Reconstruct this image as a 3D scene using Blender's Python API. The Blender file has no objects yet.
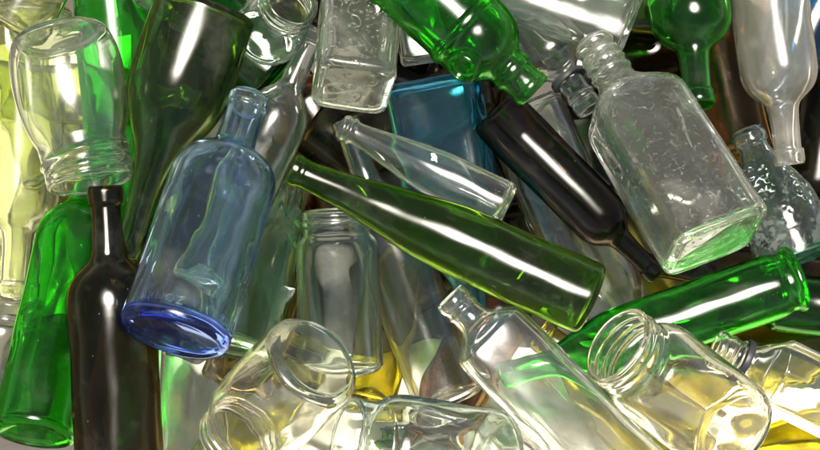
import bpy, math, random
import numpy as np
from mathutils import Matrix, Vector

random.seed(7)
S = bpy.context.scene
COL = S.collection
R = math.radians

# ------------------------------------------------------------------ camera
ELEV = R(68)
MM = 0.00092                      # metres per photograph pixel at the heap's middle
DIST = 1.5
FPX = DIST / MM
TARGET = np.array((0.0, 0.0, 0.20))
RIGHT = np.array((1.0, 0.0, 0.0))
UP = np.array((0.0, math.sin(ELEV), math.cos(ELEV)))
NRM = np.array((0.0, -math.cos(ELEV), math.sin(ELEV)))   # towards the camera
CAM = TARGET + DIST * NRM


def spot(px, py, d):
    """point of the heap seen at px, py, lying d (photo pixels) above the heap's middle plane"""
    k = DIST - d * MM
    return CAM - k * NRM + RIGHT * ((px - 410) / FPX * k) + UP * ((225 - py) / FPX * k)


cd = bpy.data.cameras.new('camera')
cam = bpy.data.objects.new('camera', cd)
COL.objects.link(cam)
cd.sensor_width = 36
cd.lens = 36 * FPX / 820
cd.clip_start = 0.05
cd.clip_end = 100
m = Matrix.Identity(4)
for i in range(3):
    m[i][0] = RIGHT[i]; m[i][1] = UP[i]; m[i][2] = NRM[i]; m[i][3] = CAM[i]
cam.matrix_world = m
S.camera = cam

# ------------------------------------------------------------------ light
SUN_EL = R(82)     # the sun stands high, on the camera's side of the heap
w = bpy.data.worlds.new('World')
S.world = w
w.use_nodes = True
nt = w.node_tree
bg = nt.nodes['Background']
sky = nt.nodes.new('ShaderNodeTexSky')
sky.sky_type = 'NISHITA'
sky.sun_disc = False
sky.sun_elevation = SUN_EL
sky.sun_rotation = R(180)
sky.air_density = 0.25
sky.dust_density = 0.4
sky.ozone_density = 0.6
hs_ = nt.nodes.new('ShaderNodeHueSaturation')      # thin white haze takes most of the blue out of the sky
hs_.inputs['Saturation'].default_value = 0.35
nt.links.new(sky.outputs[0], hs_.inputs['Color'])
nt.links.new(hs_.outputs[0], bg.inputs[0])
bg.inputs[1].default_value = 0.05
ld = bpy.data.lights.new('sun', 'SUN')
ld.energy = 5.0
ld.angle = R(2.5)
ld.color = (1.0, 0.95, 0.85)
sun = bpy.data.objects.new('sun', ld)
COL.objects.link(sun)
tosun = Vector((0.02, -math.cos(SUN_EL), math.sin(SUN_EL)))
sun.rotation_euler = tosun.to_track_quat('Z', 'Y').to_euler()
sun.location = (0, 0, 3)

S.view_settings.view_transform = 'Standard'
S.view_settings.look = 'None'
S.view_settings.exposure = 2.1
S.view_settings.gamma = 1
c = S.cycles
c.max_bounces = 40
c.transmission_bounces = 40
c.glossy_bounces = 12
c.diffuse_bounces = 4
c.transparent_max_bounces = 40
c.caustics_reflective = True
c.caustics_refractive = True
c.blur_glossy = 0.1
c.sample_clamp_indirect = 25.0
c.use_guiding = True
c.use_surface_guiding = True
c.use_denoising = True
try:
    c.denoiser = 'OPENIMAGEDENOISE'
except Exception:
    pass

# ------------------------------------------------------------------ materials


def nodes(name):
    mt = bpy.data.materials.new(name)
    mt.use_nodes = True
    t = mt.node_tree
    t.nodes.clear()
    out = t.nodes.new('ShaderNodeOutputMaterial')
    return mt, t, out


def N(t, kind, **kw):
    n = t.nodes.new('ShaderNode' + kind)
    for k, v in kw.items():
        if k.startswith('i_'):
            n.inputs[k[2:]].default_value = v
        else:
            setattr(n, k, v)
    return n


INSIDE = {}


def glass(name, col, dust=0.05, film=0.10, clear=0.05, bump=None, rough=0.0, dustcol=(0.75, 0.72, 0.64)):
    """bottle glass: tinted refracting glass under a thin soft film with patchy dust and specks"""
    mt, t, out = nodes(name)
    L = t.links.new
    tc = N(t, 'TexCoord')
    nrm = None
    if bump:
        scale, dist, kind = bump
        if kind == 'squiggle':
            # raised curls: the contour lines of a noise, broken up by a second one
            tx = N(t, 'TexNoise', i_Scale=scale, i_Detail=0.0)
            L(tc.outputs['Object'], tx.inputs['Vector'])
            rp = N(t, 'ValToRGB')
            e = rp.color_ramp.elements
            e[0].position = .47; e[0].color = (0, 0, 0, 1)
            e[1].position = .53; e[1].color = (0, 0, 0, 1)
            em = e.new(.50); em.color = (1, 1, 1, 1)
            rp.color_ramp.interpolation = 'EASE'
            L(tx.outputs['Fac'], rp.inputs[0])
            tb = N(t, 'TexNoise', i_Scale=scale * 1.7, i_Detail=0.0)
            L(tc.outputs['Object'], tb.inputs['Vector'])
            mk = N(t, 'MapRange')
            mk.inputs[1].default_value = .53; mk.inputs[2].default_value = .64
            L(tb.outputs['Fac'], mk.inputs[0])
            pm = N(t, 'Math', operation='MULTIPLY')
            L(rp.outputs[0], pm.inputs[0]); L(mk.outputs[0], pm.inputs[1])
            # and scattered small beads in the glass
            vb = N(t, 'TexVoronoi', i_Scale=scale * 2.6)
            L(tc.outputs['Object'], vb.inputs['Vector'])
            sb = N(t, 'SeparateColor'); L(vb.outputs['Color'], sb.inputs[0])
            rb_ = N(t, 'Math', operation='GREATER_THAN'); rb_.inputs[1].default_value = .8
            L(sb.outputs[0], rb_.inputs[0])
            bd = N(t, 'MapRange'); bd.interpolation_type = 'SMOOTHSTEP'
            bd.inputs[1].default_value = .08; bd.inputs[2].default_value = .36
            bd.inputs[3].default_value = .8; bd.inputs[4].default_value = 0.0
            L(vb.outputs['Distance'], bd.inputs[0])
            bm_ = N(t, 'Math', operation='MULTIPLY')
            L(rb_.outputs[0], bm_.inputs[0]); L(bd.outputs[0], bm_.inputs[1])
            mx_ = N(t, 'Math', operation='MAXIMUM')
            L(pm.outputs[0], mx_.inputs[0]); L(bm_.outputs[0], mx_.inputs[1])
            hsrc = mx_.outputs[0]
        elif kind == 'dimple':
            tx = N(t, 'TexVoronoi', i_Scale=scale)
            tx.feature = 'SMOOTH_F1'
            L(tc.outputs['Object'], tx.inputs['Vector'])
            hsrc = tx.outputs['Distance']
        else:
            tx = N(t, 'TexNoise', i_Scale=scale, i_Detail=1.0)
            L(tc.outputs['Object'], tx.inputs['Vector'])
            hsrc = tx.outputs['Fac']
        b = N(t, 'Bump', i_Strength=1.0, i_Distance=dist)
        L(hsrc, b.inputs['Height'])
        nrm = b.outputs[0]
    g = N(t, 'BsdfGlass', i_IOR=1.48, i_Roughness=rough)
    # a grazing ray runs a longer way through the wall and takes more of its colour
    lw = N(t, 'LayerWeight', i_Blend=.5)
    pw = N(t, 'Math', operation='POWER'); pw.inputs[1].default_value = 4.0
    L(lw.outputs['Facing'], pw.inputs[0])
    ct = N(t, 'MixRGB')
    ct.inputs[1].default_value = (*col, 1)
    ct.inputs[2].default_value = (*[x ** 4.0 for x in col], 1)
    L(pw.outputs[0], ct.inputs[0])
    L(ct.outputs[0], g.inputs['Color'])
    if nrm: L(nrm, g.inputs['Normal'])
    tr = N(t, 'BsdfTransparent')
    tr.inputs['Color'].default_value = (*col, 1)
    m0 = N(t, 'MixShader', i_Fac=clear)
    L(g.outputs[0], m0.inputs[1]); L(tr.outputs[0], m0.inputs[2])
    # soft film
    gl = N(t, 'BsdfGlossy', i_Roughness=0.29, distribution='BECKMANN')
    gl.inputs['Color'].default_value = (1, .98, .95, 1)
    if nrm: L(nrm, gl.inputs['Normal'])
    fr = N(t, 'Fresnel', i_IOR=1.3)
    mu = N(t, 'Math', operation='MULTIPLY_ADD')
    L(fr.outputs[0], mu.inputs[0]); mu.inputs[1].default_value = film * .3; mu.inputs[2].default_value = film * .17
    # the film is uneven: wiped thin in places, with faint runs along the bottle
    mp = N(t, 'Mapping'); mp.inputs['Scale'].default_value = (1, 1, .35)
    L(tc.outputs['Object'], mp.inputs['Vector'])
    fn = N(t, 'TexNoise', i_Scale=55.0, i_Detail=5.0, i_Roughness=.6)
    L(mp.outputs[0], fn.inputs['Vector'])
    fm = N(t, 'MapRange')
    fm.inputs[1].default_value = .32; fm.inputs[2].default_value = .68
    fm.inputs[3].default_value = .22; fm.inputs[4].default_value = 1.7
    L(fn.outputs['Fac'], fm.inputs[0])
    fmul = N(t, 'Math', operation='MULTIPLY')
    L(mu.outputs[0], fmul.inputs[0]); L(fm.outputs[0], fmul.inputs[1])
    frg = N(t, 'MapRange')
    frg.inputs[1].default_value = .3; frg.inputs[2].default_value = .7
    frg.inputs[3].default_value = .33; frg.inputs[4].default_value = .24
    L(fn.outputs['Fac'], frg.inputs[0]); L(frg.outputs[0], gl.inputs['Roughness'])
    m1 = N(t, 'MixShader')
    L(fmul.outputs[0], m1.inputs[0]); L(m0.outputs[0], m1.inputs[1]); L(gl.outputs[0], m1.inputs[2])
    # dust patches and specks
    n1 = N(t, 'TexNoise', i_Scale=18.0, i_Detail=6.0, i_Roughness=.65)
    L(tc.outputs['Object'], n1.inputs['Vector'])
    r1 = N(t, 'MapRange')
    r1.inputs[1].default_value = .52; r1.inputs[2].default_value = .8
    r1.inputs[3].default_value = dust * dust * .5; r1.inputs[4].default_value = dust * .5
    L(n1.outputs['Fac'], r1.inputs[0])
    v = N(t, 'TexVoronoi', i_Scale=330.0)
    L(tc.outputs['Object'], v.inputs['Vector'])
    sc_ = N(t, 'SeparateColor')
    L(v.outputs['Color'], sc_.inputs[0])
    rare = N(t, 'MapRange')                      # one cell in twelve carries a grain, of its own size
    rare.inputs[1].default_value = .92; rare.inputs[2].default_value = 1.0
    rare.inputs[3].default_value = 0.0; rare.inputs[4].default_value = .17
    L(sc_.outputs[0], rare.inputs[0])
    lt = N(t, 'Math', operation='LESS_THAN')
    L(v.outputs['Distance'], lt.inputs[0]); L(rare.outputs[0], lt.inputs[1])
    sp = N(t, 'Math', operation='MULTIPLY'); sp.inputs[1].default_value = .07
    L(lt.outputs[0], sp.inputs[0])
    mx = N(t, 'Math', operation='MAXIMUM')
    L(r1.outputs[0], mx.inputs[0]); L(sp.outputs[0], mx.inputs[1])
    df = N(t, 'BsdfDiffuse')
    df.inputs['Color'].default_value = (*dustcol, 1)
    m2 = N(t, 'MixShader')
    L(mx.outputs[0], m2.inputs[0]); L(m1.outputs[0], m2.inputs[1]); L(df.outputs[0], m2.inputs[2])
    L(m2.outputs[0], out.inputs[0])
    inner_mt, t2, out2 = nodes(name + '_inside')
    g2 = N(t2, 'BsdfGlass', i_IOR=1.48, i_Roughness=rough)
    g2.inputs['Color'].default_value = (*col, 1)
    t2.links.new(g2.outputs[0], out2.inputs[0])
    INSIDE[mt.name] = inner_mt
    return mt


# colour is the tint of one glass surface (two surfaces per wall)
GL = {
    'clear': glass('clear_glass', (.985, .992, .98)),
    'clear_warm': glass('warm_clear_glass', (.988, .985, .955)),
    'clear_green': glass('greenish_clear_glass', (.96, .985, .965)),
    'embossed': glass('embossed_clear_glass', (.975, .985, .96), dust=.16, bump=(95, .00032, 'squiggle')),
    'rippled': glass('rippled_clear_glass', (.97, .985, .965), dust=.05, bump=(45, .0006, 'noise')),
    'dusty': glass('dusty_clear_glass', (.97, .96, .93), dust=.25, film=.12, rough=.05),
    'grey': glass('grey_clear_glass', (.955, .955, .94), dust=.06),
    'tan': glass('tan_glass', (.86, .78, .58)),
    'yellow': glass('yellow_glass', (.91, .90, .52), dust=.06),
    'pale_yellow': glass('pale_yellow_glass', (.965, .975, .86), dust=.06),
    'pale_olive': glass('pale_olive_glass', (.91, .94, .66), dust=.05),
    'olive': glass('olive_glass', (.87, .84, .36), dust=.05),
    'amber': glass('amber_glass', (.70, .50, .15), dust=.04),
    'brown': glass('dark_brown_glass', (.47, .39, .13), dust=.035, film=.12),
    'plum': glass('purplish_brown_glass', (.36, .26, .20), dust=.03, film=.14),
    'smoke': glass('smoky_olive_glass', (.52, .66, .22), dust=.05, film=.16),
    'hock': glass('olive_green_glass', (.52, .70, .11), dust=.035, film=.14),
    'green': glass('bright_green_glass', (.36, .86, .25), dust=.03, film=.12),
    'green_deep': glass('deep_green_glass', (.22, .68, .16), dust=.03, film=.12),
    'green_light': glass('light_green_glass', (.42, .92, .40), dust=.05),
    'pale_green': glass('pale_green_glass', (.84, .95, .85), dust=.05),
    'aqua': glass('aqua_textured_glass', (.91, .965, .945), bump=(150, .0008, 'dimple')),
    'aqua_base': glass('aqua_glass', (.72, .93, .87)),
    'teal': glass('teal_blue_glass', (.50, .88, .98), dust=.05),
    'sky': glass('sky_blue_glass', (.45, .80, .97), dust=.05),
    'blue_tint': glass('blue_tinted_glass', (.82, .91, .99), dust=.06),
    'blue_base': glass('cobalt_tinted_glass', (.55, .66, .97), dust=.03),
}


def plain(name, col, rough=.5):
    mt, t, out = nodes(name)
    p = N(t, 'BsdfPrincipled')
    p.inputs['Roughness'].default_value = rough
    p.inputs['Specular IOR Level'].default_value = .2
    tc = N(t, 'TexCoord')
    n = N(t, 'TexNoise', i_Scale=120.0, i_Detail=4.0)
    t.links.new(tc.outputs['Object'], n.inputs['Vector'])
    mr = N(t, 'MixRGB')
    mr.inputs[1].default_value = (*[x * .75 for x in col], 1)
    mr.inputs[2].default_value = (*[min(1, x * 1.25) for x in col], 1)
    t.links.new(n.outputs['Fac'], mr.inputs[0])
    t.links.new(mr.outputs[0], p.inputs['Base Color'])
    t.links.new(p.outputs[0], out.inputs[0])
    return mt


BLACK = plain('black_plastic', (.012, .012, .014), .45)
PAPER = plain('torn_paper', (.55, .52, .46), .9)


def ground_mat():
    mt, t, out = nodes('dirty_brown_floor')
    L = t.links.new
    p = N(t, 'BsdfPrincipled', i_Roughness=.75)
    tc = N(t, 'TexCoord')
    n = N(t, 'TexNoise', i_Scale=5.0, i_Detail=8.0, i_Roughness=.62)
    L(tc.outputs['Object'], n.inputs['Vector'])
    rp = N(t, 'ValToRGB')
    rp.color_ramp.elements[0].position = .34; rp.color_ramp.elements[0].color = (.005, .004, .0025, 1)
    rp.color_ramp.elements[1].position = .52; rp.color_ramp.elements[1].color = (.014, .010, .006, 1)
    L(n.outputs['Fac'], rp.inputs[0])
    L(rp.outputs[0], p.inputs['Base Color'])
    n2 = N(t, 'TexNoise', i_Scale=90.0, i_Detail=5.0)
    L(tc.outputs['Object'], n2.inputs['Vector'])
    b = N(t, 'Bump', i_Strength=.3, i_Distance=.004)
    L(n2.outputs['Fac'], b.inputs['Height']); L(b.outputs[0], p.inputs['Normal'])
    L(p.outputs[0], out.inputs[0])
    return mt


def mesh_object(name, verts, faces, mat, parent=None, normals=None):
    me = bpy.data.meshes.new(name)
    me.from_pydata([tuple(v) for v in verts], [], faces)
    me.polygons.foreach_set('use_smooth', [True] * len(me.polygons))
    if normals is not None:
        me.normals_split_custom_set_from_vertices([tuple(n) for n in normals])
    me.materials.append(mat)
    o = bpy.data.objects.new(name, me)
    COL.objects.link(o)
    if parent: o.parent = parent
    return o


g = 4.0
gv = [(-g, -g, 0), (g, -g, 0), (g, g, 0), (-g, g, 0)]
go = mesh_object('ground', gv, [(0, 1, 2, 3)], ground_mat())
go['kind'] = 'structure'

# a crumpled sheet of cream card lies on the floor under the lower part of the heap
nx, ny = 60, 30
CARD = plain('cream_card', (.60, .57, .49), .8)
gx = np.linspace(-.31, .52, nx); gy = np.linspace(-.42, -.055, ny)
XX, YY = np.meshgrid(gx, gy)
ZZ = .006 + .004 * (np.sin(XX * 17 + YY * 9) * np.sin(YY * 21 - XX * 5) + 1) / 2 + .003 * (np.sin(XX * 41 + 2) * np.sin(YY * 37 + XX * 13) + 1) / 2
YY = YY + .012 * np.sin(XX * 11) + .006 * np.sin(XX * 37)
top = np.stack((XX, YY, ZZ), -1).reshape(-1, 3)
bot = top - np.array((0, 0, .003))
fs = []
for i in range(ny - 1):
    for j in range(nx - 1):
        a = i * nx + j
        fs.append((a, a + 1, a + nx + 1, a + nx))
        b_ = a + nx * ny
        fs.append((b_, b_ + nx, b_ + nx + 1, b_ + 1))
edge = [j for j in range(nx)] + [i * nx + nx - 1 for i in range(1, ny)] + [(ny - 1) * nx + j for j in range(nx - 2, -1, -1)] + [i * nx for i in range(ny - 2, 0, -1)]
for k in range(len(edge)):
    a, b_ = edge[k], edge[(k + 1) % len(edge)]
    fs.append((a, a + nx * ny, b_ + nx * ny, b_))
card = mesh_object('card_sheet', np.concatenate((top, bot)), fs, CARD)
card['label'] = 'cream card sheet showing in the gaps under the lower part of the heap'
card['category'] = 'card sheet'
gx2 = np.array([(-.60, -.03), (-.30, -.02), (-.27, .10), (-.30, .30), (-.60, .28)])  # added backing card, there to make the pale bottles at the left look luminous
vs = [(x, y, .009 + .006 * math.sin(9 * x + 11 * y)) for x, y in gx2] + [(x, y, .006 + .006 * math.sin(9 * x + 11 * y)) for x, y in gx2]
backing_card = mesh_object('card_sheet', vs, [(0, 1, 2, 3, 4), (9, 8, 7, 6, 5)] + [(i, i + 5, (i + 1) % 5 + 5, (i + 1) % 5) for i in range(5)], plain('straw_backing_card', (.25, .25, .16), .8))
backing_card.data.polygons.foreach_set('use_smooth', [False] * 7)
backing_card['label'] = 'straw coloured card sheet added to brighten the pale yellow bottles at the left edge'
backing_card['category'] = 'card sheet'

# ------------------------------------------------------------------ bottle shapes
# outline: (height 0..1 from base to mouth, radius as a fraction of the body's); a point written twice keeps its corner
P = {
    'bordeaux': [(0, .86), (.004, .93), (.02, 1), (.02, 1), (.60, 1), (.66, .985), (.71, .86), (.745, .6), (.765, .43), (.80, .375), (.93, .345), (.94, .345), (.942, .40), (.942, .40), (.985, .40), (.99, .385), (1, .36)],
    'burgundy': [(0, .86), (.004, .93), (.02, 1), (.02, 1), (.38, 1), (.46, .98), (.55, .84), (.64, .60), (.71, .43), (.78, .36), (.94, .32), (.945, .32), (.947, .37), (.947, .37), (.985, .37), (1, .33)],
    'hock': [(0, .88), (.004, .94), (.015, 1), (.015, 1), (.34, 1), (.46, .97), (.58, .86), (.70, .68), (.80, .52), (.88, .43), (.93, .385), (.955, .375), (.956, .40), (.962, .40), (.963, .385), (.967, .385), (.968, .43), (.994, .43), (1, .39)],
    'liquor': [(0, .9), (.004, .95), (.025, 1), (.025, 1), (.62, 1), (.67, .99), (.70, .92), (.725, .72), (.75, .50), (.78, .40), (.86, .36), (.90, .36), (.905, .42), (.905, .42), (.925, .42), (.93, .36), (.935, .36), (.94, .40), (.985, .40), (1, .35)],
    'flask': [(0, .88), (.004, .94), (.02, 1), (.02, 1), (.72, 1), (.775, .995), (.80, .96), (.80, .96), (.83, .76), (.853, .50), (.875, .42), (.90, .39), (.92, .385), (.925, .42), (.935, .42), (.94, .38), (.955, .38), (.957, .42), (.985, .42), (1, .37)],
    'gin': [(0, .88), (.005, .95), (.02, 1), (.02, 1), (.58, 1), (.64, .97), (.70, .80), (.75, .56), (.79, .42), (.83, .36), (.94, .34), (.945, .34), (.947, .40), (.985, .40), (1, .34)],
    'long_taper': [(0, .80), (.01, .92), (.04, 1), (.30, 1.0), (.45, .95), (.62, .78), (.78, .60), (.88, .50), (.92, .48), (.925, .56), (.945, .58), (.95, .50), (.96, .50), (.965, .56), (.985, .56), (1, .48)],
    'jar': [(0, .80), (.01, .92), (.04, 1), (.04, 1), (.70, 1), (.77, .985), (.82, .92), (.845, .82), (.855, .80), (.975, .79), (.985, .79), (1, .74)],
    'wide_jar': [(0, .78), (.015, .92), (.06, 1), (.62, 1), (.72, .975), (.78, .90), (.81, .80), (.82, .77), (.97, .76), (.98, .78), (.99, .78), (1, .72)],
    'tumbler_jar': [(0, .68), (.008, .75), (.05, .87), (.16, .97), (.32, 1), (.50, .96), (.64, .87), (.71, .79), (.73, .76), (.965, .75), (.98, .765), (1, .71)],
    'smoke': [(0, .88), (.004, .94), (.02, 1), (.02, 1), (.24, 1), (.36, .975), (.44, .87), (.53, .62), (.61, .42), (.69, .31), (.80, .26), (.93, .235), (.945, .235), (.948, .28), (.985, .28), (1, .25)],
    'ridged': [(0, .90), (.004, .96), (.02, 1), (.02, 1), (.60, 1), (.66, .96), (.71, .78), (.75, .56), (.78, .44), (.80, .41), (.825, .41), (.835, .46), (.845, .41), (.87, .40), (.88, .45), (.89, .40), (.915, .39), (.925, .44), (.935, .385), (.96, .38), (.97, .42), (.985, .42), (1, .36)],
    'pear': [(0, .86), (.01, .94), (.03, .99), (.10, 1), (.20, 1), (.22, .98), (.34, 1), (.46, .93), (.60, .72), (.72, .52), (.82, .40), (.88, .36), (.885, .36), (.89, .43), (.965, .43), (.975, .41), (1, .36)],
    'faceted': [(0, .88), (.004, .94), (.02, 1), (.02, 1), (.72, 1), (.72, 1), (.80, .62), (.825, .47), (.835, .42), (.86, .40), (.875, .40), (.88, .45), (.89, .45), (.895, .39), (.92, .39), (.925, .43), (.94, .43), (.945, .39), (.96, .39), (.965, .43), (.985, .43), (1, .37)],
    'round_shoulder': [(0, .86), (.006, .94), (.02, 1), (.02, 1), (.59, 1), (.605, 1), (.615, 1.05), (.63, 1.06), (.645, 1.05), (.652, .99), (.71, .985), (.765, .90), (.805, .72), (.83, .54), (.845, .47), (.86, .465), (.866, .50), (.895, .50), (.902, .44), (.915, .43), (.955, .425), (.96, .465), (.985, .465), (1, .40)],
    'green_long': [(0, .90), (.004, .98), (.010, 1.02), (.022, 1.02), (.030, .93), (.05, .90), (.055, .90), (.07, .97), (.10, 1), (.55, .98), (.64, .9), (.72, .66), (.78, .48), (.84, .42), (.94, .40), (.945, .46), (.985, .46), (1, .42)],
}


def chaikin(pts, n=3):
    p = np.array(pts, float)
    for _ in range(n):
        q = np.empty((2 * (len(p) - 1) + 2, 2))
        q[0] = p[0]; q[-1] = p[-1]
        q[1:-1:2] = p[:-1] * .75 + p[1:] * .25
        q[2:-1:2] = p[:-1] * .25 + p[1:] * .75
        p = q
    keep = [0]
    for i in range(1, len(p)):
        if np.hypot(*(p[i] - p[keep[-1]])) > 1e-5: keep.append(i)
    return p[keep]


def resample(p, step):
    seg = np.hypot(*np.diff(p, axis=0).T)
    s = np.concatenate(([0], np.cumsum(seg)))
    n = max(3, int(s[-1] / step))
    # keep detail: mix of uniform spacing and original points
    u = np.unique(np.round(np.concatenate((np.linspace(0, s[-1], n), s)), 6))
    keep = [u[0]]
    for x in u[1:]:
        if x - keep[-1] > step * .22: keep.append(x)
    keep[-1] = s[-1]
    u = np.array(keep)
    return np.stack((np.interp(u, s, p[:, 0]), np.interp(u, s, p[:, 1])), 1)


def smoothstep(a, b, x):
    t = np.clip((x - a) / (b - a), 0, 1)
    return t * t * (3 - 2 * t)


def section(kind, ang, flat):
    ca, sa = np.cos(ang), np.sin(ang)
    if kind == 'round': return ca, sa
    if kind == 'square':
        n = 7.0
    elif kind == 'flask':
        n = 3.6
    elif kind == 'facet':
        k = 6
        a = (ang + math.pi / k) % (2 * math.pi / k) - math.pi / k
        r = np.minimum(math.cos(math.pi / k) / np.cos(a) * 1.06, 1.03)
        return ca * r, sa * r * flat
    r = (np.abs(ca) ** n + np.abs(sa) ** n) ** (-1 / n)
    return ca * r, sa * r * flat


def wobble(seed, x, y, z, wl):
    rs = np.random.RandomState(seed)
    out = np.zeros_like(x)
    for _ in range(7):
        k = rs.normal(size=3)
        k = k / np.linalg.norm(k) * 2 * math.pi / (wl * rs.uniform(.7, 2.2))
        out += np.sin(k[0] * x + k[1] * y + k[2] * z + rs.uniform(0, 6.28))
    return out / 4


def build_glass(root, L, Rd, prof, mats, wall, base_t, punt, sec='round', flat=1.0, thread=0, jag=0,
                seg=72, wob=1.0, seed=1, neck_at=None, rim_name='lip', facets_soft=True):
    """one hollow vessel: outer and inner skin of real wall thickness, linked as base, body, neck and lip meshes"""
    pts = [(h * L, r * Rd) for h, r in P[prof]] if isinstance(prof, str) else [(h * L, r * Rd) for h, r in prof]
    out = resample(chaikin(pts), .0045 if not thread else .0032)
    rmin_neck = min(r for h, r in P[prof][2:])
    # inner skin: offset along the outline's normal
    d = np.gradient(out, axis=0)
    d /= np.maximum(np.hypot(d[:, 0], d[:, 1]), 1e-9)[:, None]
    inn = out.copy()
    inn[:, 0] += d[:, 1] * wall
    inn[:, 1] -= d[:, 0] * wall
    inn = inn[(inn[:, 0] > base_t + .004) & (inn[:, 0] < L - wall * .4)]
    # keep heights rising
    k = [0]
    for i in range(1, len(inn)):
        if inn[i, 0] > inn[k[-1], 0] + .0004: k.append(i)
    inn = inn[k]
    inn[:, 1] = np.minimum(inn[:, 1], np.interp(inn[:, 0], out[:, 0], out[:, 1]) - wall * .55)
    r0 = inn[0, 1]
    ro = out[0, 1]
    # base outside: ring then punt
    nb = 9
    bo = [(punt * (1 - (x * x)) ** 1.0 if punt else 0, ro * x * .96) for x in np.linspace(0, 1, nb)]
    bo = [(h, r) for h, r in bo]
    corner = [(base_t + .004 - .004 * math.sin(a), r0 - .006 * (1 - math.cos(a))) for a in np.linspace(math.pi / 2, 0.2, 5)]
    rb = corner[0][1] * .97
    bi = [(base_t + punt * .92 * (1 - x * x), rb * x) for x in np.linspace(0, 1, nb)]
    lipi = [(L - wall * .12, out[-1, 1] - wall * .45), (L - wall * .5, inn[-1, 1] - .0)]
    loop = np.array(bo + [tuple(p) for p in out] + lipi[:1] + [tuple(p) for p in inn[::-1]] + [tuple(c) for c in corner[::-1]] + bi[::-1])
    n_out = len(bo) + len(out) + 1
    nr = len(loop)
    ang = np.linspace(0, 2 * math.pi, seg, endpoint=False)
    if sec in ('square', 'flask'):
        # crowd the rings' points to the corners
        ang = ang + .12 * np.sin(4 * ang) * (-1 if sec == 'square' else 0)
    Hh = np.repeat(loop[:, 0][:, None], seg, 1)
    Rr = np.repeat(loop[:, 1][:, None], seg, 1)
    A = np.repeat(ang[None, :], nr, 0)
    sx, sz = section(sec, A, flat)
    outer_r = np.interp(loop[:, 0], out[:, 0], out[:, 1])
    wgt = smoothstep(.50, .92, outer_r / Rd)[:, None]
    cx = np.cos(A) * (1 - wgt) + sx * wgt
    cz = np.sin(A) * (1 - wgt) + sz * wgt
    if sec == 'square' or sec == 'flask':
        # blown bottles: inside corners are rounder
        inside = (np.arange(nr) >= n_out)[:, None]
        cx = np.where(inside, cx * .97 + .03 * np.cos(A), cx)
    if thread:
        hth0 = L * (neck_at + .035); hth1 = L * .955
        pitch = (hth1 - hth0) / thread
        ph = ((Hh - hth0) / pitch - A / (2 * math.pi)) % 1.0
        bumpv = np.exp(-((ph - .5) / .17) ** 2)
        wz = smoothstep(hth0, hth0 + pitch * .3, Hh) * (1 - smoothstep(hth1 - pitch * .3, hth1, Hh))
        isout = (np.arange(nr) < n_out)[:, None]
        Rr = Rr + np.where(isout, 1, -.25) * bumpv * wz * Rd * .045
    X = Rr * cx; Y = Rr * cz; Z = Hh.copy()
    isin = (np.arange(nr) >= n_out)[:, None]
    amp = np.where(isin, .00055, .00022) * wob
    wv = wobble(seed, X, Y, Z * .6, .022) * amp
    big = wobble(seed + 5, X, Y, Z, .06) * .0006 * wob
    fade = np.clip(Rr / (Rd * .25), 0, 1)
    X += np.cos(A) * (wv + big) * fade; Y += np.sin(A) * (wv + big) * fade
    floor_wave = wobble(seed + 9, X, Y, Z * 0, .03) * .0007 * wob
    Z += np.where((Hh < base_t + punt + .006) & isin, floor_wave, 0)
    if jag:
        j = (np.sin(A * 3 + seed) * .5 + np.sin(A * 7 + 1.3) * .28 + np.sin(A * 13 + .4) * .16 + np.sin(A * 23) * .07)
        t = smoothstep(.35, 1, Z / L)
        Z = Z + j * jag * L * t
    V = np.stack((X, Y, Z), -1)
    # poles collapse at first and last ring: move to the axis
    V[0, :, 0:2] = 0; V[-1, :, 0:2] = 0
    # vertex normals from the grid
    du = np.roll(V, -1, 1) - np.roll(V, 1, 1)
    dv = np.gradient(V, axis=0)
    nm = np.cross(du, dv)
    nm[0] = (0, 0, -1); nm[-1] = (0, 0, 1)
    ln = np.linalg.norm(nm, axis=-1, keepdims=True)
    nm = nm / np.maximum(ln, 1e-12)
    # split rings into parts
    na = neck_at if neck_at else .74
    h_neck = na * L
    h_lip = L * (.945 if not thread else .975)
    h_base = max(base_t + punt + .004, .02) if punt else max(base_t + .005, .014)
    side_h = .012 + base_t

    def part_of(i):
        h = loop[i:i + 2, 0].mean()
        if i < len(bo) or i >= nr - len(bi) - len(corner) or h < side_h * .6: return 0
        if h > h_lip: return 3
        if h > h_neck: return 2
        return 1
    names = ['base', 'body', 'neck', rim_name]
    rows = [[], [], [], []]
    for i in range(nr - 1):
        rows[part_of(i)].append(i)
    objs = {}
    for pi in range(4):
        if not rows[pi]: continue
        used = sorted(set(rows[pi]) | {i + 1 for i in rows[pi]})
        idx = {r: k for k, r in enumerate(used)}
        vs = V[used].reshape(-1, 3); ns = nm[used].reshape(-1, 3)
        fs = []
        for i in rows[pi]:
            a, b = idx[i] * seg, idx[i + 1] * seg
            for j in range(seg):
                j2 = (j + 1) % seg
                if i == 0: fs.append((a + j, b + j2, b + j))
                elif i == nr - 2: fs.append((a + j, a + j2, b + j))
                else: fs.append((a + j, a + j2, b + j2, b + j))
        mt = mats.get(names[pi], mats.get('lip') if pi == 3 and 'lip' in mats else mats['body'])
        o_ = mesh_object(names[pi], vs, fs, mt, root, ns)
        if mt.name in INSIDE:
            o_.data.materials.append(INSIDE[mt.name])
            o_.data.polygons.foreach_set('material_index', [1 if i >= n_out else 0 for i in rows[pi] for _ in range(seg)])
        objs[names[pi]] = o_
    return objs, (loop, V)


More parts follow.
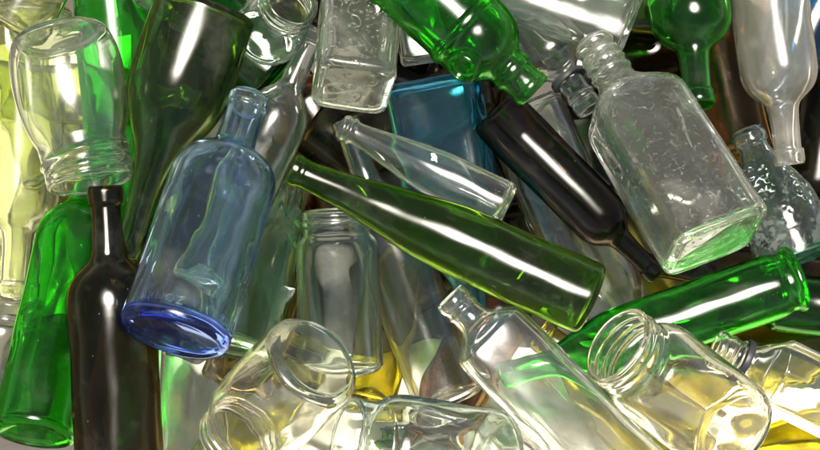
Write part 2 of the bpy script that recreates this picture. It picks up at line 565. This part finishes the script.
def ring_mesh(r, h0, h1, thick, seg=48):
    prof = [(h0, r), (h0, r + thick), (h0 + .0006, r + thick * 1.1), (h1 - .0006, r + thick * 1.1), (h1, r + thick), (h1, r)]
    vs, fs = [], []
    for h, rr in prof:
        for j in range(seg):
            a = 2 * math.pi * j / seg
            vs.append((rr * math.cos(a), rr * math.sin(a), h))
    n = len(prof)
    for i in range(n):
        for j in range(seg):
            a, b, j2 = i * seg, ((i + 1) % n) * seg, (j + 1) % seg
            fs.append((a + j, a + j2, b + j2, b + j))
    return vs, fs


# ------------------------------------------------------------------ the heap, lowest first
# base and mouth in photograph pixels, body half width in pixels
B = []


def bottle(name, label, cat, prof, mat, base, mouth, R_, tilt=None, **kw):
    B.append(dict(name=name, label=label, cat=cat, prof=prof, mat=mat, base=base, mouth=mouth, R=R_, tilt=tilt, **kw))


# ---- bottom layer, seen through gaps and glass
bottle('wine_bottle', 'dark brown bottle lying deep behind the shoulder of the embossed rectangular bottle', 'bottle', 'bordeaux', 'brown', (560, 75), (830, 20), 38)
bottle('wine_bottle', 'dark brown bottle lying deep between the aqua pear bottle and the embossed rectangular one', 'bottle', 'bordeaux', 'brown', (640, 215), (900, 150), 38)
bottle('wine_bottle', 'brown bottle lying deep at the top behind the square embossed bottle', 'bottle', 'bordeaux', 'brown', (440, 45), (230, -60), 36)
bottle('wine_bottle', 'smoky bottle lying deep beneath the clear rippled bottle of the top edge', 'bottle', 'bordeaux', 'smoke', (660, 10), (400, -10), 36)
bottle('wine_bottle', 'olive bottle lying deep beneath the dark brown bottle and the emerald one', 'bottle', 'bordeaux', 'olive', (140, 310), (20, 80), 38)
bottle('wine_bottle', 'dark bottle lying deep under the middle of the long olive green bottle', 'bottle', 'bordeaux', 'brown', (360, 300), (600, 200), 36)
bottle('wine_bottle', 'amber bottle lying deep under the smooth clear wine bottle and the blue tinted one', 'bottle', 'bordeaux', 'amber', (352, 215), (285, 40), 36)
bottle('wine_bottle', 'dark brown bottle lying deep in the shade under the long olive green bottle', 'bottle', 'bordeaux', 'brown', (315, 120), (500, 250), 36)
bottle('wine_bottle', 'dark brown bottle in the deep gap between the teal bottle and the bright green one', 'bottle', 'burgundy', 'brown', (455, 20), (520, 190), 34)
bottle('wine_bottle', 'yellow bottle lying under the neck of the purplish brown bottle', 'bottle', 'bordeaux', 'yellow', (690, 345), (545, 150), 42)
bottle('wine_bottle', 'olive yellow bottle lying behind the faceted clear bottle with a black ring', 'bottle', 'bordeaux', 'olive', (880, 318), (600, 395), 38)
bottle('wine_bottle', 'olive bottle cut off by the bottom right corner, below the faceted bottle', 'bottle', 'bordeaux', 'olive', (735, 475), (1000, 380), 36)
bottle('wine_bottle', 'dark brown bottle in the shade at the right edge behind the dusty clear bottle', 'bottle', 'bordeaux', 'brown', (845, 30), (795, 270), 38)
bottle('wine_bottle', 'pale yellow bottle at the left edge beneath the upturned clear bottle', 'bottle', 'bordeaux', 'pale_yellow', (-5, 300), (45, 30), 40)
bottle('wine_bottle', 'pale olive bottle lying deep under the upturned jar and the pale bottles', 'bottle', 'bordeaux', 'pale_olive', (60, 180), (-40, -90), 36)
bottle('wine_bottle', 'pale olive bottle lying crosswise under the upturned jar at the upper left', 'bottle', 'bordeaux', 'pale_olive', (-20, 90), (200, 100), 30)
bottle('wine_bottle', 'smoky bottle lying deep under the wavy jar at the bottom edge', 'bottle', 'bordeaux', 'smoke', (392, 415), (440, 600), 26)
bottle('wine_bottle', 'olive bottle lying under the large open jar at the lower right', 'bottle', 'bordeaux', 'olive', (700, 452), (540, 330), 34)
bottle('wine_bottle', 'grey clear bottle lying deep under the flat flask with a long highlight', 'bottle', 'bordeaux', 'grey', (440, 350), (640, 480), 32)
bottle('wine_bottle', 'dark brown bottle in the gap between the embossed rectangular bottle and the emerald one', 'bottle', 'bordeaux', 'brown', (900, 300), (630, 262), 32)
bottle('wine_bottle', 'amber bottle showing in the gap between the long olive green bottle and the flat flask', 'bottle', 'bordeaux', 'amber', (425, 440), (540, 240), 34)
bottle('wine_bottle', 'dark brown bottle lying deep between the square embossed bottle and the teal one', 'bottle', 'bordeaux', 'brown', (350, 150), (540, 60), 34)
bottle('wine_bottle', 'yellow bottle lying under the squat jar that shows its round base', 'bottle', 'bordeaux', 'yellow', (300, 352), (180, 530), 38, tilt=-30)
bottle('wine_bottle', 'narrow amber bottle seen below the base of the upright clear jar', 'bottle', 'bordeaux', 'olive', (370, 400), (420, 190), 26)
bottle('wine_bottle', 'tan bottle whose neck shows above the upright clear jar', 'bottle', 'bordeaux', 'tan', (235, 385), (304, 178), 36)
bottle('wine_bottle', 'deep green bottle in the shade behind the smoky olive bottle', 'bottle', 'bordeaux', 'green_deep', (275, 78), (100, -90), 36)
bottle('glass_jar', 'clear jar cut off by the left edge beside the emerald bottle', 'jar', 'jar', 'clear_warm', (-12, 420), (12, 300), 34)
bottle('wine_bottle', 'plain clear bottle standing in the gap under the blue tinted bottle base', 'bottle', 'bordeaux', 'grey', (196, 345), (180, 640), 34)
bottle('wine_bottle', 'deep green bottle at the right edge below the aqua pear bottle', 'bottle', 'bordeaux', 'green_deep', (770, 300), (1010, 330), 30)
bottle('wine_bottle', 'slim clear bottle running under the purplish brown bottle and the embossed flask', 'bottle', 'bordeaux', 'clear', (520, 105), (650, 400), 42)
bottle('wine_bottle', 'clear bottle lying under the left half of the crumpled clear jar', 'bottle', 'bordeaux', 'grey', (470, 455), (250, 520), 34)
bottle('wine_bottle', 'sky blue bottle cut off by the top right corner', 'bottle', 'bordeaux', 'sky', (850, -60), (770, 110), 40)
bottle('wine_bottle', 'dark amber bottle beneath the mouths of the hanging green bottle and the pear shaped one', 'bottle', 'bordeaux', 'amber', (736, 158), (690, -60), 38, tilt=-40)
# ---- middle layer
bottle('wine_bottle', 'light green bottle behind the upturned jar at the top left', 'bottle', 'bordeaux', 'green_light', (108, -75), (128, 235), 39)
bottle('wine_bottle', 'upturned pale yellowish clear bottle at the left edge, neck pointing down', 'bottle', 'bordeaux', 'clear_warm', (30, 5), (14, 298), 42)
bottle('wine_bottle', 'pale bottle with ribbed glass cut off by the top left corner', 'bottle', 'bordeaux', 'pale_yellow', (10, 30), (130, -200), 36)
bottle('glass_jar', 'clear jar at the top edge behind the smoky olive bottle', 'jar', 'jar', 'clear_green', (165, 18), (215, -110), 36)
bottle('wine_bottle', 'emerald green bottle with its base at the lower left corner', 'bottle', 'bordeaux', 'green', (34, 437), (98, 140), 41, tilt=-120)
bottle('broken_bottle', 'broken pale green bottle with a jagged rim behind the blue tinted bottle', 'bottle', 'jar', 'pale_green', (232, 352), (268, 195), 46, jag=.16, tilt=-40)
bottle('wine_bottle', 'grey clear bottle lying between the upright jar and the flask with a threaded mouth', 'bottle', 'bordeaux', 'grey', (450, 402), (345, 120), 36)
bottle('wine_bottle', 'smooth clear wine bottle with its open mouth beside the square embossed bottle', 'bottle', 'bordeaux', 'clear', (200, 285), (317, 28), 33)
bottle('square_bottle', 'clear square bottle mostly hidden behind the bright green bottle', 'bottle', 'gin', 'clear', (424, 62), (395, -120), 22, sec='square', roll=5)
bottle('square_bottle', 'teal blue square bottle lying under the tapered clear bottle', 'bottle', 'gin', 'teal', (432, 78), (476, 330), 45, sec='square', roll=8, tilt=-15)
bottle('glass_jar', 'ribbed clear jar with its mouth at the top edge beside the smoky bottle', 'jar', 'tumbler_jar', 'clear_green', (262, 40), (293, 0), 36, tilt=60, thread=2)
bottle('liquor_bottle', 'clear bottle with a black ring under its mouth, beside the bright green bottle', 'bottle', 'liquor', 'clear', (478, -45), (591, 110), 36, ring=BLACK, tilt=50)
bottle('flat_flask', 'clear rippled flat bottle lying across the top edge', 'bottle', 'flask', 'rippled', (632, 22), (370, -80), 42, sec='flask', flat=.6, roll=20)
bottle('wine_bottle', 'green bottle hanging mouth down from the top edge, beside the dusty clear one', 'bottle', 'bordeaux', 'green', (676, -130), (699, 106), 41, tilt=70)
bottle('pear_bottle', 'pear shaped aqua bottle with dimpled glass at the right edge', 'bottle', 'pear', 'aqua', (800, 262), (746, 130), 41, mats={'base': 'aqua_base'}, tilt=-25)
bottle('wine_bottle', 'dusty clear wine bottle with its neck pointing down at the top right', 'bottle', 'bordeaux', 'dusty', (757, -95), (790, 165), 39)
bottle('wine_bottle', 'emerald green bottle lying under the big open jar, thick heel at the right', 'bottle', 'green_long', 'green', (799, 278), (496, 380), 33)
bottle('square_bottle', 'clear square bottle covered in embossed squiggles, base facing out at the top', 'bottle', 'gin', 'embossed', (353, 90), (368, -100), 38, sec='square', roll=6, tilt=-115)
bottle('wine_bottle', 'smoky olive bottle lying neck down beside the blue tinted bottle', 'bottle', 'smoke', 'smoke', (206, 4), (124, 256), 52, tilt=5)
bottle('glass_jar', 'upturned clear jar with its threaded mouth facing down at the upper left', 'jar', 'tumbler_jar', 'clear', (58, 31), (91, 184), 57, tilt=22, thread=2)
bottle('wine_bottle', 'dark brown wine bottle standing at the bottom edge beside the blue tinted bottle', 'bottle', 'bordeaux', 'brown', (122, 500), (105, 186), 44)
bottle('wine_bottle', 'tapered clear bottle with a scrap of label, lying across the teal bottle', 'bottle', 'long_taper', 'clear', (508, 208), (341, 126), 25, tilt=-6, scrap=True)
bottle('wine_bottle', 'purplish brown bottle pointing down to the right, beside the embossed flask', 'bottle', 'bordeaux', 'plum', (494, 110), (657, 276), 29)
bottle('embossed_flask', 'large clear rectangular bottle covered in embossed squiggles, base facing out', 'bottle', 'ridged', 'embossed', (718, 244), (592, 42), 50, sec='square', flat=.8, roll=28, tilt=-95)
bottle('glass_jar', 'upright clear jar standing in the middle of the heap', 'jar', 'jar', 'clear_green', (342, 372), (335, 210), 42, tilt=12, thread=1, wob=1.5)
bottle('hock_bottle', 'long olive green bottle lying across the middle of the heap', 'bottle', 'hock', 'hock', (592, 300), (291, 168), 37)
bottle('wine_bottle', 'bright green bottle with a round boss on its shoulder, top centre', 'bottle', 'round_shoulder', 'green', (345, -85), (535, 93), 44, boss=130)
bottle('wine_bottle', 'blue tinted bottle with a cobalt base, propped neck up on the left', 'bottle', 'bordeaux', 'blue_tint', (174, 338), (250, 96), 54, tilt=-95, mats={'base': 'blue_base'}, wall=2.6, punt=.10, floor=.17, text='BRNOZ A A / REP')
bottle('faceted_bottle', 'faceted clear bottle with a black ring, lying at the right edge', 'bottle', 'faceted', 'clear', (931, 449), (715, 345), 39, sec='facet', ring=BLACK, ring_h=.015, wob=.5, roll=12)
bottle('flat_flask', 'clear flat flask with a long highlight, mouth towards the upright jar', 'bottle', 'flask', 'clear', (645, 492), (449, 296), 42, sec='flask', flat=.6, roll=10)
bottle('glass_jar', 'squat clear jar with its round base facing up, lower left', 'jar', 'wide_jar', 'clear_warm', (316, 358), (232, 444), 53, tilt=-80, thread=2)
bottle('glass_jar', 'large open clear jar with its mouth to the upper left, lower right', 'jar', 'wide_jar', 'clear_warm', (736, 432), (616, 344), 53, tilt=60, thread=2)
bottle('glass_jar', 'wavy clear jar lying at the bottom edge with its mouth to the left', 'jar', 'wide_jar', 'clear_green', (502, 464), (346, 440), 54, tilt=55, wob=1.0)

# ------------------------------------------------------------------ let every vessel settle on those under it
EASE = 0.97


def chain(b):
    prof = P[b['prof']]
    ts = np.linspace(0, 1, 30)
    hs = np.array([p[0] for p in prof]); rs = np.array([p[1] for p in prof])
    r = np.interp(ts, hs, rs) * b['R']
    bx, by = b['base']; mx, my = b['mouth']
    x = bx + (mx - bx) * ts; y = by + (my - by) * ts
    th = r.copy()
    if b.get('sec') in ('flask',):
        f = b.get('flat', 1)
        th = r * np.where(r / b['R'] > .8, f + (1 - f) * .15, 1)
    return ts, x, y, r, th


placed = []
for b in B:
    ts, x, y, r, th = chain(b)
    # lowest allowed height of each point: floor and earlier vessels
    # floor: world z of the point >= radius
    need = np.full(len(ts), -1e9)
    # z(px,py,d) is about TARGET.z + (225-py)*MM*cos(ELEV) + d*MM*sin(ELEV)
    need = np.maximum(need, (th * MM + .002 - TARGET[2] - (225 - y) * MM * math.cos(ELEV)) / (MM * math.sin(ELEV)))
    for q in placed:
        h = np.hypot(x[:, None] - q['x'][None], y[:, None] - q['y'][None])
        rr = (r[:, None] + q['r'][None]) * EASE
        tt = (th[:, None] + q['th'][None]) * EASE
        gap = np.where(h < rr, tt * np.sqrt(np.clip(1 - (h / rr) ** 2, 0, 1)), -1e9)
        need = np.maximum(need, (q['d'][None] + gap).max(1))
    length = np.hypot(b['mouth'][0] - b['base'][0], b['mouth'][1] - b['base'][1])
    if b['tilt'] is not None:
        slopes = [b['tilt']]
    else:
        slopes = np.linspace(-.28 * length, .28 * length, 41)
    best = None
    for s in slopes:
        mid = (need - s * (ts - .5)).max()
        cost = mid + abs(s) * .6
        if best is None or cost < best[0]: best = (cost, mid, s)
    _, mid, s = best
    b['d0'], b['d1'] = mid - s / 2, mid + s / 2
    b['x'], b['y'], b['r'], b['th'] = x, y, r, th
    b['d'] = b['d0'] + (b['d1'] - b['d0']) * ts
    placed.append(b)

for n, b in enumerate(B):
    p0 = spot(*b['base'], b['d0']); p1 = spot(*b['mouth'], b['d1'])
    ax = p1 - p0
    L = np.linalg.norm(ax); ax /= L
    midd = (b['d0'] + b['d1']) / 2
    sc = MM * (DIST - midd * MM) / DIST
    Rd = b['R'] * sc
    view = CAM - (p0 + p1) / 2
    zf = view - ax * view.dot(ax); zf /= np.linalg.norm(zf)
    xf = np.cross(zf, ax)
    # local x = xf (across), local y = towards the viewer, local z = along the axis  (right handed: x cross y = z)
    xf = np.cross(zf, ax)
    a = R(b.get('roll', 0))
    X_ = xf * math.cos(a) + zf * math.sin(a)
    Y_ = np.cross(ax, X_)
    M = Matrix(((X_[0], Y_[0], ax[0], p0[0]), (X_[1], Y_[1], ax[1], p0[1]), (X_[2], Y_[2], ax[2], p0[2]), (0, 0, 0, 1)))
    root = bpy.data.objects.new(b['name'], None)
    COL.objects.link(root)
    root.empty_display_size = .02
    root.matrix_world = M
    root['label'] = b['label']; root['category'] = b['cat']
    jar = b['cat'] == 'jar'
    mats = {'body': GL[b['mat']]}
    for k, v in b.get('mats', {}).items(): mats[k] = GL[v]
    na = {'jar': .845, 'wide_jar': .80, 'tumbler_jar': .72, 'flask': .86, 'gin': .79, 'liquor': .78, 'bordeaux': .765,
          'burgundy': .70, 'hock': .80, 'long_taper': .85, 'pear': .80, 'round_shoulder': .845, 'smoke': .70, 'faceted': .835, 'ridged': .785, 'green_long': .78}[b['prof']]
    punt = 0 if jar or b.get('sec') else Rd * b.get('punt', .35)
    if b['prof'] in ('long_taper', 'pear', 'liquor'): punt = Rd * .12
    wall = b.get('wall', 2.1) * .001 * min(1.15, Rd / .035)
    objs, dat = build_glass(root, L, Rd, b['prof'], mats, wall, max(.004, Rd * b.get('floor', .11)), punt, sec=b.get('sec', 'round'), flat=b.get('flat', 1.0),
                thread=b.get('thread', 0), jag=b.get('jag', 0), seed=n * 13 + 3, neck_at=na, rim_name='rim' if jar else 'lip', wob=b.get('wob', 1.0),
                seg=96 if b.get('sec') else 72)
    pr = P[b['prof']]
    if b.get('ring'):
        hh = na + b.get('ring_h', .01)
        rad = np.interp(hh, [p[0] for p in pr], [p[1] for p in pr]) * Rd
        vs, fs = ring_mesh(rad + .0008, L * hh, L * hh + Rd * .17, .0028)
        mesh_object('closure_ring', vs, fs, b['ring'], root)
    def frame_at(h, a):
        """a point on the outside at height fraction h and angle a (90 degrees = towards the viewer), and its outward normal"""
        hh = [p[0] for p in pr]; rr = [p[1] for p in pr]
        r_ = np.interp(h, hh, rr) * Rd
        return np.array((r_ * math.cos(a), r_ * math.sin(a), h * L))
    if b.get('boss'):
        ca = R(b['boss'])
        cen = frame_at(.735, ca)
        nn = np.array((math.cos(ca), math.sin(ca), .10)); nn /= np.linalg.norm(nn)
        t1 = np.cross((0, 0, 1), nn); t1 /= np.linalg.norm(t1)
        t2 = np.cross(nn, t1)
        prof_ = [(0, .0015), (.55, .0015), (.70, .0022), (.78, .006), (.88, .0078), (1.0, .006), (1.12, -.002), (1.12, -.004), (0, -.003)]
        vs, fs = [], []
        sg = 48
        for q, hgt in prof_:
            for j in range(sg):
                a = 2 * math.pi * j / sg
                rad = q * b['R'] * sc * .36
                x_, y_ = rad * math.cos(a), rad * math.sin(a)
                drop = x_ * x_ / (2 * Rd)
                vs.append(cen + t1 * x_ + t2 * y_ + nn * (hgt - drop + .0006))
        for i in range(len(prof_) - 1):
            for j in range(sg):
                j2 = (j + 1) % sg
                fs.append((i * sg + j, (i + 1) * sg + j, (i + 1) * sg + j2, i * sg + j2))
        mesh_object('round_boss', vs, fs, GL[b['mat']], root)
    if b.get('scrap'):
        ni, nj = 8, 8
        grid = {}
        vs, fs = [], []
        for side in (0, 1):
            for i in range(ni):
                for j in range(nj):
                    u, v_ = i / (ni - 1) - .5, j / (nj - 1) - .5
                    k = 1 - .25 * math.sin(5 * u + 9 * v_) * (abs(u) + abs(v_))
                    p_ = frame_at(.47 + u * .03 * k + v_ * .02, R(122) + v_ * .3 * k)
                    rad = np.array((p_[0], p_[1], 0)); rad /= np.linalg.norm(rad)
                    vs.append(p_ + rad * (.0009 if side == 0 else .0005))
        q = ni * nj
        for i in range(ni - 1):
            for j in range(nj - 1):
                a = i * nj + j
                fs.append((a, a + nj, a + nj + 1, a + 1)); fs.append((q + a, q + a + 1, q + a + nj + 1, q + a + nj))
        mesh_object('label_scrap', vs, fs, PAPER, root)
    if b.get('text'):
        cu = bpy.data.curves.new('lettering', 'FONT')
        cu.body = b['text']; cu.size = .0085; cu.extrude = .0003; cu.align_x = 'CENTER'; cu.space_character = 1.15
        to = bpy.data.objects.new('lettering_source', cu)
        COL.objects.link(to)
        bpy.context.view_layer.update()
        tm = bpy.data.meshes.new_from_object(to.evaluated_get(bpy.context.evaluated_depsgraph_get()))
        bpy.data.objects.remove(to)
        vs = []
        for v_ in tm.vertices:
            h = .05 + .0 + v_.co.y / L * 1.0
            a = R(97) + v_.co.x / Rd
            r_ = Rd * 1.0 + .0006 + v_.co.z
            vs.append((r_ * math.cos(a), r_ * math.sin(a), h * L))
        fs = [tuple(p.vertices) for p in tm.polygons]
        o_ = mesh_object('lettering', vs, fs, GL[b['mat']], root)
        o_.data.polygons.foreach_set('use_smooth', [False] * len(o_.data.polygons))

# ------------------------------------------------------------------ a loose shard lying on the broken bottle
def heap_top(px, py):
    best = -1e9
    for q in placed:
        h = np.hypot(q['x'] - px, q['y'] - py)
        ok = h < q['r']
        if ok.any(): best = max(best, (q['d'] + q['th'] * np.sqrt(np.clip(1 - (h / q['r']) ** 2, 0, 1)))[ok].max())
    return best


top_d = max(heap_top(278, 292), heap_top(272, 280), heap_top(284, 305)) + 8
out2 = [(-16, -22), (-9, -25), (-4, -14), (6, -5), (17, -2), (14, 6), (9, 10), (5, 20), (0, 27), (-5, 24), (-8, 12), (-13, -4)]
cen = spot(277, 291, top_d)
root = bpy.data.objects.new('glass_shard', None)
COL.objects.link(root)
root.matrix_world = Matrix(((RIGHT[0], UP[0], NRM[0], cen[0]), (RIGHT[1], UP[1], NRM[1], cen[1]), (RIGHT[2], UP[2], NRM[2], cen[2]), (0, 0, 0, 1)))
root['label'] = 'pale green glass shard lying between the blue tinted bottle and the upright jar'
root['category'] = 'glass shard'
vs, fs = [], []
rings = [0, .35, .7, 1.0]
n_ = len(out2)
for sgn in (1, -1):
    for f_ in rings:
        for (x_, y_) in out2:
            X2, Y2 = x_ * MM * max(f_, .02), -y_ * MM * max(f_, .02)
            vs.append((X2, Y2, sgn * .0013 - 9.0 * X2 * X2 + .25 * X2))
for k_ in (0, 1):
    o_ = k_ * n_ * len(rings)
    for i in range(len(rings) - 1):
        for j in range(n_):
            a, b_, j2 = o_ + i * n_, o_ + (i + 1) * n_, (j + 1) % n_
            q = (a + j, b_ + j, b_ + j2, a + j2)
            fs.append(q if k_ else q[::-1])
    cap = tuple(o_ + j for j in range(n_))
    fs.append(cap if k_ else cap[::-1])
e_ = (len(rings) - 1) * n_
for j in range(n_):
    j2 = (j + 1) % n_
    fs.append((e_ + j, e_ + j2, e_ + n_ * len(rings) + j2, e_ + n_ * len(rings) + j))
sh = mesh_object('curved_plate', vs, fs, GL['pale_green'], root)
sh.data.polygons.foreach_set('use_smooth', [False] * len(sh.data.polygons))
